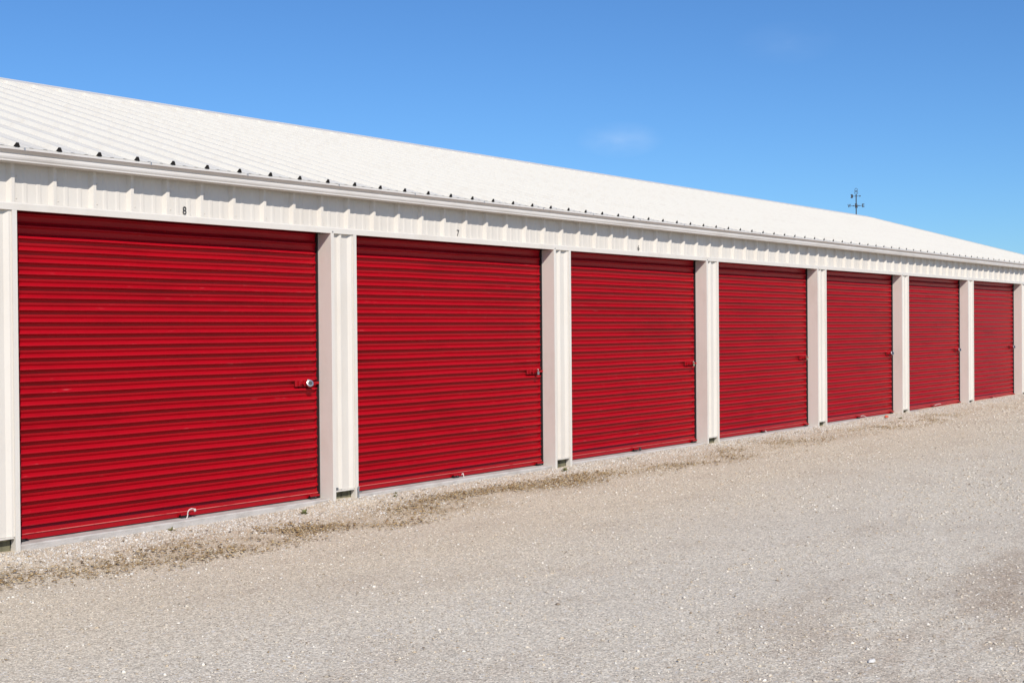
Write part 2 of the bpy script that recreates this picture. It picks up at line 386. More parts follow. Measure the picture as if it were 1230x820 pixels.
# ---- doors
DY = 0.172; SP = 0.0776
DW = PITCH - PW
def door_curtain():
    bm = BM(); z = 0.150; prof = [(0.0, 0.150 - 0.012)]
    # per slat from the bottom up: underside lip, convex roll, groove, flat
    pts = [(-0.0055, z - 0.001)]
    nz = 0
    while z < HZ + 0.09:
        pts += [(-0.013, z + 0.0004), (-0.0225, z + 0.0008), (-0.0270, z + 0.0030), (-0.0282, z + 0.0065), (-0.0272, z + 0.0100), (-0.0240, z + 0.0140), (-0.0185, z + 0.0180), (-0.0110, z + 0.0222), (-0.0030, z + 0.0258), (0.0040, z + 0.0275), (0.0062, z + 0.0285), (0.0062, z + 0.0305), (0.0045, z + 0.0312), (0.0020, z + 0.048), (-0.0020, z + 0.063), (-0.0052, z + 0.0769)]
        z += SP
    x0, x1 = 0.0075, DW - 0.0075
    NX = 26
    cols = []
    inner = [x0 + 0.05 + (x1 - x0 - 0.10) * k / 22 for k in range(23)]
    xs_ = [x0, x0 + 0.012, x0 + 0.025, x0 + 0.038] + inner + [x1 - 0.038, x1 - 0.025, x1 - 0.012, x1]
    NX = len(xs_) - 1
    for x in xs_:
        e = min(x - x0, x1 - x) / 0.05; e = 1 if e >= 1 else e * e * (3 - 2 * e)
        amp = 0.30 + 0.70 * e; b = 0.0035 * math.sin(math.pi * (x - x0) / (x1 - x0))
        wav = 0.0012 * math.sin(x * 5.3 + 0.7)
        cols.append([bm.verts.new((x, DY + y * amp - b, zz + wav * math.sin(zz * 2.1))) for y, zz in pts])
    for i in range(NX):
        for j in range(len(pts) - 1):
            fc = bm.faces.new((cols[i][j], cols[i + 1][j], cols[i + 1][j + 1], cols[i][j + 1])); fc.smooth = True
    me = bpy.data.meshes.new('roller_door'); bm.to_mesh(me); bm.free(); me.materials.append(RED)
    me.materials
    return me
cur_me = door_curtain()
def bar_mesh():
    bm = BM(); y = DY
    # flat bottom bar with a narrow folded ledge half way
    prof = [(y + 0.006, 0.063), (y - 0.010, 0.063), (y - 0.0125, 0.066), (y - 0.0125, 0.096), (y - 0.018, 0.099), (y - 0.018, 0.1015), (y - 0.004, 0.111), (y - 0.003, 0.130), (y + 0.001, 0.151), (y + 0.006, 0.151)]
    prism_x(bm, prof, 0.0125, DW - 0.0145)
    me = bpy.data.meshes.new('bottom_bar'); bmesh.ops.recalc_face_normals(bm, faces=bm.faces); bm.to_mesh(me); bm.free(); me.materials.append(RED2); return me
bar_me = bar_mesh()
LIT_EDGE = mat('lit_red_edge', (0.52, 0.12, 0.10), 0.4, noise=((9, 9, 9), (0.38, 0.02, 0.025), 0.5, 0.7))  # paler red puts the ledge's sunlit line into the colour
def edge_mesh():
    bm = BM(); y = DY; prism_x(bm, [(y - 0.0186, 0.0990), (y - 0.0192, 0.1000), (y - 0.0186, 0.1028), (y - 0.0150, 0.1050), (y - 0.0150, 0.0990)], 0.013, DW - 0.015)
    me = bpy.data.meshes.new('bar_edge'); bmesh.ops.recalc_face_normals(bm, faces=bm.faces); bm.to_mesh(me); bm.free(); me.materials.append(LIT_EDGE); return me
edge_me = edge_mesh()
def seal_mesh():
    bm = BM(); box(bm, (0.014, DY - 0.006, 0.0565), (DW - 0.016, DY + 0.004, 0.0645))
    me = bpy.data.meshes.new('rubber_seal'); bmesh.ops.recalc_face_normals(bm, faces=bm.faces); bm.to_mesh(me); bm.free(); me.materials.append(BLACKP); return me
seal_me = seal_mesh()
def lift_mesh():
    bm = BM()      # folded red tab with two small cheeks
    w = 0.052
    prism_x(bm, [(0.002, 0.045), (-0.004, 0.045), (-0.005, 0.031), (-0.040, 0.030), (-0.041, 0.016), (-0.038, 0.016), (-0.037, 0.027), (0.002, 0.028)], -w, w)
    for x in (-w - 0.001, w - 0.002):
        prism_x(bm, [(-0.001, 0.030), (-0.034, 0.028), (-0.012, 0.008), (-0.001, 0.004)], x, x + 0.003)
    me = bpy.data.meshes.new('lift_handle'); bmesh.ops.recalc_face_normals(bm, faces=bm.faces); bm.to_mesh(me); bm.free(); me.materials.append(RED2); return me
lift_me = lift_mesh()
def tab_shade_mesh():  # black block added as the shade under each lift tab, with a small knob
    bm = BM(); box(bm, (-0.038, -0.032, -0.004), (0.034, -0.001, 0.024), 0.003); lathe(bm, [(0.006, 0), (0.007, 0.004), (0.003, 0.008)], (0.01, -0.032, 0.006), (0, -1, 0), 8)
    me = bpy.data.meshes.new('tab_shade'); bmesh.ops.recalc_face_normals(bm, faces=bm.faces); bm.to_mesh(me); bm.free(); me.materials.append(BLACKP); return me
tab_shade_me = tab_shade_mesh()
def latch_mesh():
    bm = BM()      # plate, slide bolt, staple; centred on the staple; y=0 is the roll crest
    box(bm, (-0.125, -0.0035, -0.024), (0.070, 0.0, 0.024), 0.001)
    box(bm, (-0.085, -0.0125, -0.010), (0.130, -0.0035, 0.010), 0.0015)
    box(bm, (-0.095, -0.016, -0.020), (-0.080, -0.0035, 0.020), 0.0015)
    box(bm, (-0.040, -0.016, -0.020), (-0.026, -0.0035, 0.020), 0.0015)
    box(bm, (0.026, -0.016, -0.020), (0.040, -0.0035, 0.020), 0.0015)
    box(bm, (-0.060, -0.030, -0.006), (-0.050, -0.012, 0.006), 0.0015)
    box(bm, (-0.008, -0.052, -0.012), (-0.004, -0.0035, 0.012), 0.001)
    for sx in (-0.106, 0.05):
        for sz in (-0.017, 0.017):
            lathe(bm, [(0.005, 0), (0.005, 0.002), (0.002, 0.004)], (sx, -0.0035, sz), (0, -1, 0), 8)
    me = bpy.data.meshes.new('latch'); bmesh.ops.recalc_face_normals(bm, faces=bm.faces); bm.to_mesh(me); bm.free(); me.materials.append(RED2); return me
latch_me = latch_mesh()
def guide_mesh():
    bm = BM()      # guide channel at the jamb, black in place of the shaded gap
    prism_z(bm, [(0, -0.026), (0.0, 0.030), (0.03, 0.030), (0.03, 0.027), (0.009, 0.020), (0.009, -0.026)], 0.056, HZ + 0.1)
    me = bpy.data.meshes.new('door_guide'); bmesh.ops.recalc_face_normals(bm, faces=bm.faces); bm.to_mesh(me); bm.free(); me.materials.append(BLACKP); return me
guide_me = guide_mesh()

nums = ['8', '7', '6', '5', '4', '3', '2', '1']
numx = [1.338, 4.378, 7.418, 10.47, 13.50, 16.49, 19.43, 22.5]
rope_paths = {
 0: [(-.055, -.112, -.040), (-.040, -.095, -.030), (-.016, -.060, -.012), (-.004, -.056, .015), (-.004, -.058, .036), (.008, -.060, .054), (.028, -.062, .060), (.046, -.062, .056), (.055, -.062, .044), (.050, -.062, .036)],
 1: [(.050, -.050, .020), (.062, -.055, .030), (.066, -.058, .012), (.060, -.070, -.012), (.075, -.085, -.035), (.09, -.12, -.05)],
 2: [(.02, -.052, .020), (.03, -.056, .028), (.036, -.060, .020)],
 3: [(.0, -.050, .02), (.02, -.06, .005), (.03, -.07, -.03)],
 4: [(.01, -.052, .025), (.05, -.055, .032), (.12, -.06, .025), (.20, -.07, -.005), (.30, -.09, -.035), (.42, -.14, -.052), (.60, -.17, -.05)],
 5: [(.0, -.052, .03), (.08, -.06, .040), (.18, -.06, .045), (.26, -.065, .038)],
 6: [(.0, -.050, .03), (.10, -.06, -.01), (.25, -.09, -.05), (.45, -.10, -.045), (.62, -.08, -.03)],
}
lock_kinds = ['disc', 'lam', 'lam', 'lam', 'disc', 'disc', 'disc', None]
lock_lab = ['round silver disc padlock on the latch of red door 8',
            'small pale padlock on the latch of red door 7',
            'small brassy padlock on the latch of red door 6',
            'small dull padlock on the latch of red door 5',
            'bright silver padlock on the latch of red door 4',
            'bright white-silver padlock on the latch of red door 3',
            'padlock on the latch of red door 2 at the right end of the row']
def smooth_path(pts, n=6):
    pts = [Vector(p) for p in pts]; out = []
    for i in range(len(pts) - 1):
        p0 = pts[max(i - 1, 0)]; p1 = pts[i]; p2 = pts[i + 1]; p3 = pts[min(i + 2, len(pts) - 1)]
        for k in range(n):
            t = k / n
            out.append(0.5 * ((2 * p1) + (p2 - p0) * t + (2 * p0 - 5 * p1 + 4 * p2 - p3) * t * t + (3 * p1 - p0 - 3 * p2 + p3) * t ** 3))
    out.append(pts[-1]); return out
for i in range(NB):
    X0 = i * PITCH; zoff = 0.0
    d = link('roller_door', cur_me, RED, building); d.location = (X0, 0, random.uniform(-0.006, 0.006) if i else 0)
    def sub(name, me, loc):
        o = link(name, me, None, d); o.location = loc; return o
    z_ = -d.location.z
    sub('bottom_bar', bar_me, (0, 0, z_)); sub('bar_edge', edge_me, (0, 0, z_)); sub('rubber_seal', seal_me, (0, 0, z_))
    for xx in (0.080, DW / 2 + 0.02, DW - 0.085):
        sub('lift_handle', lift_me, (xx, DY - 0.0125, 0.063 + z_))
    for xx in (0.080, DW / 2 + 0.02, DW - 0.085):
        sub('tab_shade', tab_shade_me, (xx, DY - 0.0125, 0.063 + z_))
    sub('latch', latch_me, (DW - 0.144, DY - 0.0268, 0.985 + z_))
    sub('door_guide', guide_me, (0.0005, DY, z_))
    g = sub('door_guide', guide_me, (DW - 0.0005, DY, z_)); g.scale = (-1, 1, 1)
    if i in rope_paths:
        bm = BM(); tube(bm, smooth_path(rope_paths[i]), 0.0042 if i in (0, 1, 5) else 0.0038, 7)
        if i == 0: lathe(bm, [(0.002, 0), (0.010, 0.001), (0.012, 0.007), (0.010, 0.014), (0.002, 0.015)], (0.048, -0.062, 0.046), (0.5, -0.6, 0.2), 10)
        rp = obj('pull_rope', bm, ROPE, d, True); rp.location = (DW / 2 + 0.02, DY - 0.0125, 0.063 + z_)
        if i == 2:
            bm = BM(); lathe(bm, [(0.004, 0), (0.015, 0.002), (0.019, 0.012), (0.015, 0.024), (0.004, 0.026)], (0, 0, 0), (0.1, -1, 0.1), 12)
            kb = obj('knob', bm, BLACKP, d, True); kb.location = (DW / 2 + 0.052, DY - 0.062, 0.080 + z_)
    # number above the door
    me = text_mesh(nums[i], 0.018 if nums[i] == '1' else 0.033, 0.056, 0.0012)
    t = link('door_number', me, INK, fascia); t.location = (numx[i], FY - 0.0056, 2.268); t['label'] = 'black number %s above a red door' % nums[i]

def make_lock(kind, loc, lab):
    root = empty('padlock', loc)
    tag(root, lab, 'padlock', 'padlocks on the roll-up doors'); root.scale = (0.88, 0.88, 0.88)
    if kind == 'disc':
        bm = BM(); r = 0.034
        lathe(bm, [(0.024, -0.013), (0.031, -0.011), (r, -0.006), (r, 0.006), (0.031, 0.011), (0.024, 0.013), (0.013, 0.0135), (0.011, 0.0115), (0.001, 0.011)], (0, 0, 0), (-0.45, -0.85, 0.28), 28)
        obj('body', bm, STEEL, root, False)
        bm = BM(); lathe(bm, [(0.0205, 0.0118), (0.0205, 0.0145), (0.012, 0.0150), (0.001, 0.0150)], (0, 0, 0), (-0.45, -0.85, 0.28), 16)
        obj('keyway', bm, DARK, root)
        bm = BM(); tube(bm, [(0.012 * math.cos(a) - 0.004, 0.012 + 0.004 * math.sin(a), 0.022 + 0.014 * math.sin(a)) for a in np.linspace(0, math.pi, 9)], 0.0045, 8)
        obj('shackle', bm, STEEL, root, True)
    else:
        bm = BM(); box(bm, (-0.021, -0.012, -0.044), (0.021, 0.012, -0.004), 0.004)
        for k in range(4):
            box(bm, (-0.0222, -0.0132, -0.040 + k * 0.009), (0.0222, 0.0132, -0.0345 + k * 0.009), 0.001)
        obj('body', bm, BRASS if lab.find('brassy') > 0 or lab.find('dull') > 0 else STEEL, root)
        bm = BM(); tube(bm, [(0.014, 0, -0.006), (0.014, 0, 0.006)] + [(0.014 * math.cos(a), 0, 0.008 + 0.014 * math.sin(a)) for a in np.linspace(0.1, math.pi - 0.1, 9)] + [(-0.014, 0, 0.006), (-0.014, 0, -0.006)], 0.0037, 8)
        obj('shackle', bm, STEEL, root, True)
        root.rotation_euler = (0, 0, R(65))
    return root
for i in range(7):
    make_lock(lock_kinds[i], (i * PITCH + DW - 0.146, DY - 0.070, 0.985 if lock_kinds[i] == 'disc' else 0.992), lock_lab[i])

# ------------------------------------------------------------------ weathervane on the ridge
vane = empty('weathervane', (24.07, RY, RZ + 0.03))
tag(vane, 'black iron weathervane with compass letters standing on the far end of the roof ridge', 'weathervane')
vd = Vector((24.07 - CX, RY + CD, 0)); N_ = Vector((0.93, 0.36, 0)).normalized(); E_ = Vector((N_.y, -N_.x, 0))
def vp(e, n, z): return E_ * e + N_ * n + Vector((0, 0, z))
bm = BM(); tube(bm, [(0, 0, -0.03), (0, 0, 0.47)], 0.012, 10); lathe(bm, [(0.03, -0.035), (0.03, -0.012), (0.014, 0.0)], (0, 0, 0), (0, 0, 1), 12)
obj('pole', bm, DARK, vane)
bm = BM()
for a in (E_, -E_, N_, -N_):
    tube(bm, [a * 0.0 + Vector((0, 0, 0.20)), a * 0.120 + Vector((0, 0, 0.203))], 0.0055, 8)
    lathe(bm, [(0.001, -0.016), (0.012, -0.006), (0.012, 0.006), (0.001, 0.016)], a * 0.062 + Vector((0, 0, 0.203)), (0, 0, 1), 8)
lathe(bm, [(0.004, -0.032), (0.022, -0.016), (0.026, 0.0), (0.020, 0.014), (0.004, 0.026)], (0, 0, 0.196), (0, 0, 1), 14)
obj('direction_arm', bm, DARK, vane)
for ch, a in (('E', E_), ('W', -E_), ('N', N_), ('S', -N_)):
    me = text_mesh(ch, 0.075 if ch == 'W' else 0.055, 0.080, 0.008, 0.03)
    lt = link('letter', me, DARK, vane); lt.location = a * 0.155 + Vector((0, 0, 0.206)); lt.rotation_euler = (0, 0, math.atan2(E_.y, E_.x))
    lt['label'] = 'black letter %s on the weathervane' % ch
# arrow
bm = BM()
Ra = math.atan2(E_.y, E_.x)
tube(bm, [vp(-0.10, 0, 0.425), vp(0.085, 0, 0.425)], 0.005, 8)
def flat(bm, pts, t=0.004):
    a = [bm.verts.new(vp(e, -t, z)) for e, z in pts]; b = [bm.verts.new(vp(e, t, z)) for e, z in pts]
    n = len(pts)
    for i in range(n): bm.faces.new((a[i], a[(i + 1) % n], b[(i + 1) % n], b[i]))
    bm.faces.new(a[::-1]); bm.faces.new(b)
flat(bm, [(-0.125, 0.468), (-0.078, 0.468), (-0.066, 0.425), (-0.078, 0.382), (-0.125, 0.382), (-0.112, 0.425)])
flat(bm, [(0.075, 0.448), (0.108, 0.425), (0.075, 0.402)])
lathe(bm, [(0.003, -0.02), (0.016, -0.008), (0.016, 0.008), (0.003, 0.02)], (0, 0, 0.425), (0, 0, 1), 12)
obj('arrow', bm, DARK, vane)
bm = BM()   # open scrollwork finial: two nested hoops and a top loop
def hoop(cx, cz, rx, rz, a0, a1, r=0.0042):
    tube(bm, [vp(cx + rx * math.cos(a), 0, cz + rz * math.sin(a)) for a in np.linspace(a0, a1, 18)], r, 6)
hoop(0, 0.500, 0.036, 0.040, -0.9, math.pi + 0.9); hoop(0, 0.560, 0.030, 0.045, -0.6, math.pi + 0.6); hoop(0, 0.520, 0.016, 0.035, 0, math.pi, 0.004)
tube(bm, [vp(0, 0, 0.425), vp(0, 0, 0.545)], 0.004, 6)
obj('finial', bm, DARK, vane, True)

# ------------------------------------------------------------------ ground
def vnoise(x, y, s, seed):
    r = np.random.default_rng(seed); g = r.random((64, 64)); u = (x / s) % 63; v = (y / s) % 63
    i, j = u.astype(int), v.astype(int); fu, fv = u - i, v - j; fu = fu * fu * (3 - 2 * fu); fv = fv * fv * (3 - 2 * fv)
    return (g[i, j] * (1 - fu) + g[i + 1, j] * fu) * (1 - fv) + (g[i, j + 1] * (1 - fu) + g[i + 1, j + 1] * fu) * fv
def gz(x, y):
    x = np.asarray(x, float); y = np.asarray(y, float)
    base = 0.0034 * np.clip(x, -8, 26)
    und = 0.010 * np.sin(x * 0.9 + 1.3 * np.sin(y * 0.7)) * np.sin(y * 1.1 + 0.4) + 0.005 * np.sin(x * 2.3 + y * 1.7) + 0.003 * np.sin(x * 5.1 - y * 4.3)
    fade = np.clip((-y) / 1.2, 0.15, 1)
    und = und * fade
    pile = 0.012 * np.exp(-((y - 0.03) / 0.18) ** 2) * (1 + 0.5 * np.sin(x * 3.1) * np.sin(x * 1.3))
    pile = pile + 0.030 * np.exp(-((x - 2.88) / 0.28) ** 2) * np.exp(-(np.minimum(y - 0.03, 0) / 0.16) ** 2) + 0.022 * np.exp(-((x + 0.15) / 0.22) ** 2) * np.exp(-(np.minimum(y - 0.03, 0) / 0.16) ** 2)
    return base + und + pile - 0.004
xs = np.concatenate([[-900, -300, -100, -40, -20, -12], np.arange(-8, 27, 0.09), [28, 32, 40, 60, 120, 300, 900]])
ys = np.concatenate([[-900, -300, -100, -40, -20, -13], np.arange(-9.5, 0.2, 0.07), [0.6, 3, 9, 14, 20, 40, 100, 300, 900]])
XX, YY = np.meshgrid(xs, ys); ZZ = gz(XX, YY)
ZZ = np.where(YY > 0.25, 0.0034 * np.clip(XX, -8, 26) - 0.06, ZZ)
ZZ = np.where((YY > 0.25) & ((YY > 9.2) | (XX < -0.6) | (XX > 25)), 0.0034 * np.clip(XX, -8, 26) - 0.01, ZZ)
def grid_mesh(name, XX, YY, ZZ):
    ny, nx = XX.shape; me = bpy.data.meshes.new(name)
    co = np.stack([XX, YY, ZZ], -1).reshape(-1, 3).astype(np.float32)
    idx = np.arange(ny * nx).reshape(ny, nx)
    q = np.stack([idx[:-1, :-1], idx[:-1, 1:], idx[1:, 1:], idx[1:, :-1]], -1).reshape(-1, 4)
    mesh_from(me, co, q); return me
def mesh_from(me, co, q):
    k = q.shape[1]
    me.vertices.add(len(co)); me.vertices.foreach_set('co', co.astype(np.float32).ravel())
    me.loops.add(q.size); me.loops.foreach_set('vertex_index', q.astype(np.int32).ravel())
    me.polygons.add(len(q)); me.polygons.foreach_set('loop_start', np.arange(0, q.size, k, dtype=np.int32))
    me.update(calc_edges=True); me.validate()

def ground_material():
    m = bpy.data.materials.new('compacted_gravel'); m.use_nodes = True
    nt = m.node_tree; b = nt.nodes['Principled BSDF']; n = nt.nodes.new; k = nt.links.new
    b.inputs['Roughness'].default_value = 0.95; b.inputs['Specular IOR Level'].default_value = 0.15
    tc = n('ShaderNodeTexCoord'); sep = n('ShaderNodeSeparateXYZ'); k(tc.outputs['Object'], sep.inputs[0])
    def noise(scale, det=4, rough=0.55, vec=None, sc=(1, 1, 1)):
        mp = n('ShaderNodeMapping'); mp.inputs['Scale'].default_value = sc; k(tc.outputs['Object'], mp.inputs[0])
        t = n('ShaderNodeTexNoise'); t.inputs['Scale'].default_value = scale; t.inputs['Detail'].default_value = det; t.inputs['Roughness'].default_value = rough
        k(mp.outputs[0], t.inputs['Vector']); return t.outputs[0]
    def mr(v, a, b_, c=0, d=1):
        t = n('ShaderNodeMapRange'); t.inputs['From Min'].default_value = a; t.inputs['From Max'].default_value = b_
        t.inputs['To Min'].default_value = c; t.inputs['To Max'].default_value = d; k(v, t.inputs['Value']); return t.outputs[0]
    def mix(f, A, B, mode='MIX'):
        t = n('ShaderNodeMix'); t.data_type = 'RGBA'; t.blend_type = mode
        if isinstance(f, float): t.inputs['Factor'].default_value = f
        else: k(f, t.inputs['Factor'])
        for s, v in (('A', A), ('B', B)):
            if isinstance(v, tuple): t.inputs[s].default_value = (*v, 1)
            else: k(v, t.inputs[s])
        return t.outputs['Result']
    def math_(op, a, b_):
        t = n('ShaderNodeMath'); t.operation = op
        for i, v in enumerate((a, b_)):
            if isinstance(v, (int, float)): t.inputs[i].default_value = v
            else: k(v, t.inputs[i])
        return t.outputs[0]
    TAN = (0.63, 0.535, 0.40); GREY = (0.625, 0.558, 0.45); DIRT = (0.42, 0.335, 0.25); DUN = (0.38, 0.28, 0.16)
    big = noise(0.35, 3, 0.5, sc=(0.35, 1.0, 1)); mid = noise(1.6, 5, 0.6, sc=(0.5, 1, 1))
    # distance from the wall, wobbled by noise
    yw = math_('ADD', sep.outputs['Y'], math_('MULTIPLY', math_('SUBTRACT', big, 0.5), 3.2))
    c = mix(mr(yw, -1.8, -3.6), TAN, GREY)
    c = mix(math_('MULTIPLY', mr(sep.outputs['Y'], -4.3, -5.3), mr(math_('ADD', math_('MULTIPLY', mid, 0.55), math_('MULTIPLY', noise(7, 6, 0.7, sc=(0.35, 1, 1)), 0.45)), 0.43, 0.60, 0, 0.85)), c, DIRT)
    c = mix(mr(mid, 0.52, 0.80, 0, 0.5), c, DIRT)
    # litter band beside the wall
    yb = math_('ADD', sep.outputs['Y'], math_('MULTIPLY', math_('SUBTRACT', mid, 0.5), 0.6))
    band = math_('MULTIPLY', mr(yb, -0.22, -0.42), mr(yb, -1.12, -0.92))
    band = math_('MULTIPLY', band, mr(noise(2.6, 5, 0.65, sc=(0.6, 1, 1)), 0.40, 0.58))
    band = math_('MULTIPLY', band, mr(sep.outputs['X'], 3.0, 16.0, 1.0, 0.25))
    c = mix(math_('MULTIPLY', band, 0.5), c, DUN)
    # individual stones: voronoi cells in three sizes
    def vor(scale, feature='F1', out='Color'):
        t = n('ShaderNodeTexVoronoi'); t.inputs['Scale'].default_value = scale; t.feature = feature; k(tc.outputs['Object'], t.inputs['Vector']); return t
    v1 = vor(150); v2 = vor(75)
    s1 = n('ShaderNodeSeparateColor'); k(v1.outputs['Color'], s1.inputs[0]); s2 = n('ShaderNodeSeparateColor'); k(v2.outputs['Color'], s2.inputs[0])
    g1 = mr(s1.outputs[0], 0, 1, 0.62, 1.36); g2 = mr(s2.outputs[1], 0, 1, 0.80, 1.18)
    gg = math_('MULTIPLY', g1, g2)
    cc = n('ShaderNodeCombineColor'); k(gg, cc.inputs[0]); k(gg, cc.inputs[1]); k(gg, cc.inputs[2])
    c = mix(0.85, c, cc.outputs[0], 'MULTIPLY')
    # some warm, some cool, a few dark stones
    c = mix(mr(s1.outputs[1], 0.86, 0.93, 0, 0.45), c, (0.42, 0.30, 0.20))
    c = mix(mr(s1.outputs[2], 0.93, 0.95, 0, 0.6), c, (0.13, 0.10, 0.08))
    c = mix(mr(s2.outputs[2], 0.965, 0.98, 0, 0.5), c, (0.72, 0.70, 0.66))
    k(c, b.inputs['Base Color'])
    hgt = math_('ADD', math_('MULTIPLY', v1.outputs['Distance'], -1.0), math_('MULTIPLY', v2.outputs['Distance'], -0.9))
    hgt = math_('ADD', hgt, math_('MULTIPLY', noise(30, 4, 0.6), 0.9))
    bp = n('ShaderNodeBump'); bp.inputs['Strength'].default_value = 0.45; bp.inputs['Distance'].default_value = 0.006
    k(hgt, bp.inputs['Height']); k(bp.outputs[0], b.inputs['Normal'])
    return m
GM = ground_material()
gr = link('ground', grid_mesh('ground', XX, YY, ZZ), GM, None, True); tag(gr, kind='structure')

def island_mat(name, ramp, rough=0.9):
    m = bpy.data.materials.new(name); m.use_nodes = True; nt = m.node_tree; b = nt.nodes['Principled BSDF']
    b.inputs['Roughness'].default_value = rough; b.inputs['Specular IOR Level'].default_value = 0.2
    g = nt.nodes.new('ShaderNodeNewGeometry'); r = nt.nodes.new('ShaderNodeValToRGB'); r.color_ramp.interpolation = 'LINEAR'
    el = r.color_ramp.elements
    el[0].position = 0; el[0].color = (*ramp[0], 1); el[1].position = 1; el[1].color = (*ramp[-1], 1)
    for i, c in enumerate(ramp[1:-1]):
        e = el.new((i + 1) / (len(ramp) - 1)); e.color = (*c, 1)
    nt.links.new(g.outputs['Random Per Island'], r.inputs[0]); nt.links.new(r.outputs[0], b.inputs['Base Color'])
    return m
STONE = island_mat('loose_stone', [(0.26, 0.20, 0.14), (0.57, 0.50, 0.40), (0.64, 0.57, 0.46), (0.52, 0.41, 0.28), (0.60, 0.55, 0.47), (0.78, 0.72, 0.62), (0.32, 0.27, 0.21), (0.60, 0.53, 0.43)])
STONEW = island_mat('pale_stone', [(0.32, 0.27, 0.21), (0.52, 0.46, 0.39), (0.60, 0.55, 0.48), (0.44, 0.35, 0.25), (0.55, 0.51, 0.46), (0.66, 0.62, 0.55), (0.30, 0.26, 0.22), (0.50, 0.42, 0.32)])
LITM = island_mat('dry_litter', [(0.22, 0.125, 0.05), (0.42, 0.28, 0.13), (0.55, 0.42, 0.24), (0.28, 0.17, 0.07), (0.48, 0.35, 0.18), (0.14, 0.085, 0.04), (0.52, 0.44, 0.30)])

OCT = np.array([(1, 0, 0), (-1, 0, 0), (0, 1, 0), (0, -1, 0), (0, 0, 1), (0, 0, -1)], float)
OF = np.array([(0, 2, 4), (2, 1, 4), (1, 3, 4), (3, 0, 4), (2, 0, 5), (1, 2, 5), (3, 1, 5), (0, 3, 5)])
# a chunkier stone: truncated box of 8 jittered corners
BOXV = np.array([(-1, -1, -1), (1, -1, -1), (1, 1, -1), (-1, 1, -1), (-.7, -.7, 1), (.7, -.7, 1), (.7, .7, 1), (-.7, .7, 1)], float) * 0.62
BF = np.array([(4, 5, 6), (4, 6, 7), (0, 1, 5), (0, 5, 4), (1, 2, 6), (1, 6, 5), (2, 3, 7), (2, 7, 6), (3, 0, 4), (3, 4, 7)])
def scatter(name, x, y, size, m, flat=0.6, boxy=True, lift=0.25, jit=0.22):
    n = len(x); V = BOXV if boxy else OCT; F = BF if boxy else OF
    a = rng.uniform(0, 2 * np.pi, n)
    sc = np.stack([size * rng.uniform(.8, 1.35, n), size * rng.uniform(.6, 1.0, n), size * flat * rng.uniform(.6, 1.2, n)], 1) * 0.5
    P = V[None] * (1 + rng.uniform(-jit, jit, (n, len(V), 3))) * sc[:, None, :]
    tx = rng.uniform(-.5, .5, n); cxx, sxx = np.cos(tx)[:, None], np.sin(tx)[:, None]
    Y = P[..., 1] * cxx - P[..., 2] * sxx; Z = P[..., 1] * sxx + P[..., 2] * cxx
    ca, sa = np.cos(a)[:, None], np.sin(a)[:, None]
    X2 = P[..., 0] * ca - Y * sa; Y2 = P[..., 0] * sa + Y * ca
    co = np.stack([X2 + x[:, None], Y2 + y[:, None], Z + (gz(x, y) + size * flat * lift)[:, None]], -1).reshape(-1, 3)
    q = (F[None] + (np.arange(n) * len(V))[:, None, None]).reshape(-1, 3)
    me = bpy.data.meshes.new(name); mesh_from(me, co, q)
    o = link(name, me, m); return o
# (a) loose pale stones heaped against the slab
n = 56000; x = -2.5 + 27.5 * rng.random(n) ** 1.7
y = 0.03 - np.abs(rng.normal(0, np.where(rng.random(n) < 0.75, 0.26, 0.62))); y *= np.where(x > 6, 0.75, 1.0)
keep = (y > -1.5) & (y < 0.028) & (rng.random(n) < 0.45 + 0.75 * vnoise(x + 9, (y + 9) * 2, 0.5, 21)); x, y = x[keep], y[keep]
inp = np.zeros(len(x), bool)
ok = ~((((x + PW) % PITCH) < PW) & (y > -0.012))
x, y = x[ok], y[ok]
s = rng.lognormal(math.log(0.0125), 0.38, len(x)).clip(0.006, 0.034)
o = scatter('gravel', x, y, s, STONEW); tag(o, 'loose pale crushed stone heaped along the concrete sill', 'gravel', kind='stuff')
# (b) fine grit and pebbles of the yard
def yard(n, x0, x1, y0, y1, med, mx):
    x = rng.uniform(x0, x1, n); y = rng.uniform(y0, y1, n)
    dens = vnoise(x + 50, (y + 50) * 2.2, 1.1, 3); far = np.clip((-y - 3.6) / 2.4, 0, 1)
    k = rng.random(n) < 0.18 + 0.55 * dens ** 1.5 + 0.4 * far * dens
    x, y = x[k], y[k]; s = rng.lognormal(math.log(med), 0.55, len(x)).clip(0.003, mx * 1.3); return x, y, s
A = yard(150000, -3.0, 4.5, -7.2, -0.5, 0.0062, 0.020); B = yard(110000, 4.5, 12, -6.0, -0.5, 0.0085, 0.022); D_ = yard(50000, 12, 26, -5.0, -0.5, 0.013, 0.03)
x, y, s = (np.concatenate(t) for t in zip(A, B, D_))
o = scatter('grit', x, y, s, STONE, boxy=False, lift=0.12); tag(o, 'fine grey and tan grit and pebbles strewn over the yard', 'gravel', kind='stuff')
# (c) dry leaf and stem litter in a ragged band
n = 420000; x = -3 + 27 * rng.random(n) ** 1.6; y = rng.uniform(-1.25, -0.12, n)
wob = 0.16 * np.sin(x * 1.1) + 0.10 * np.sin(x * 2.7 + 1)
prof = np.exp(-((y + 0.70 + wob) / 0.30) ** 2); dens = vnoise(x + 40, (y + 40) * 1.6, 0.55, 9)
k = rng.random(n) < prof * np.clip((dens - 0.33) * 2.0 + 0.45 * np.clip(1.6 - x, 0, 1), 0.05, 1) * 0.30 * np.clip(1.25 - x / 16, 0.15, 1)
k |= rng.random(n) < 0.0; x, y = x[k], y[k]
xl_ = rng.uniform(-3, 10, 2600); yl_ = rng.uniform(-6.8, -0.4, 2600); x = np.concatenate([x, xl_]); y = np.concatenate([y, yl_])
s = rng.lognormal(math.log(0.015), 0.4, len(x)).clip(0.006, 0.035)
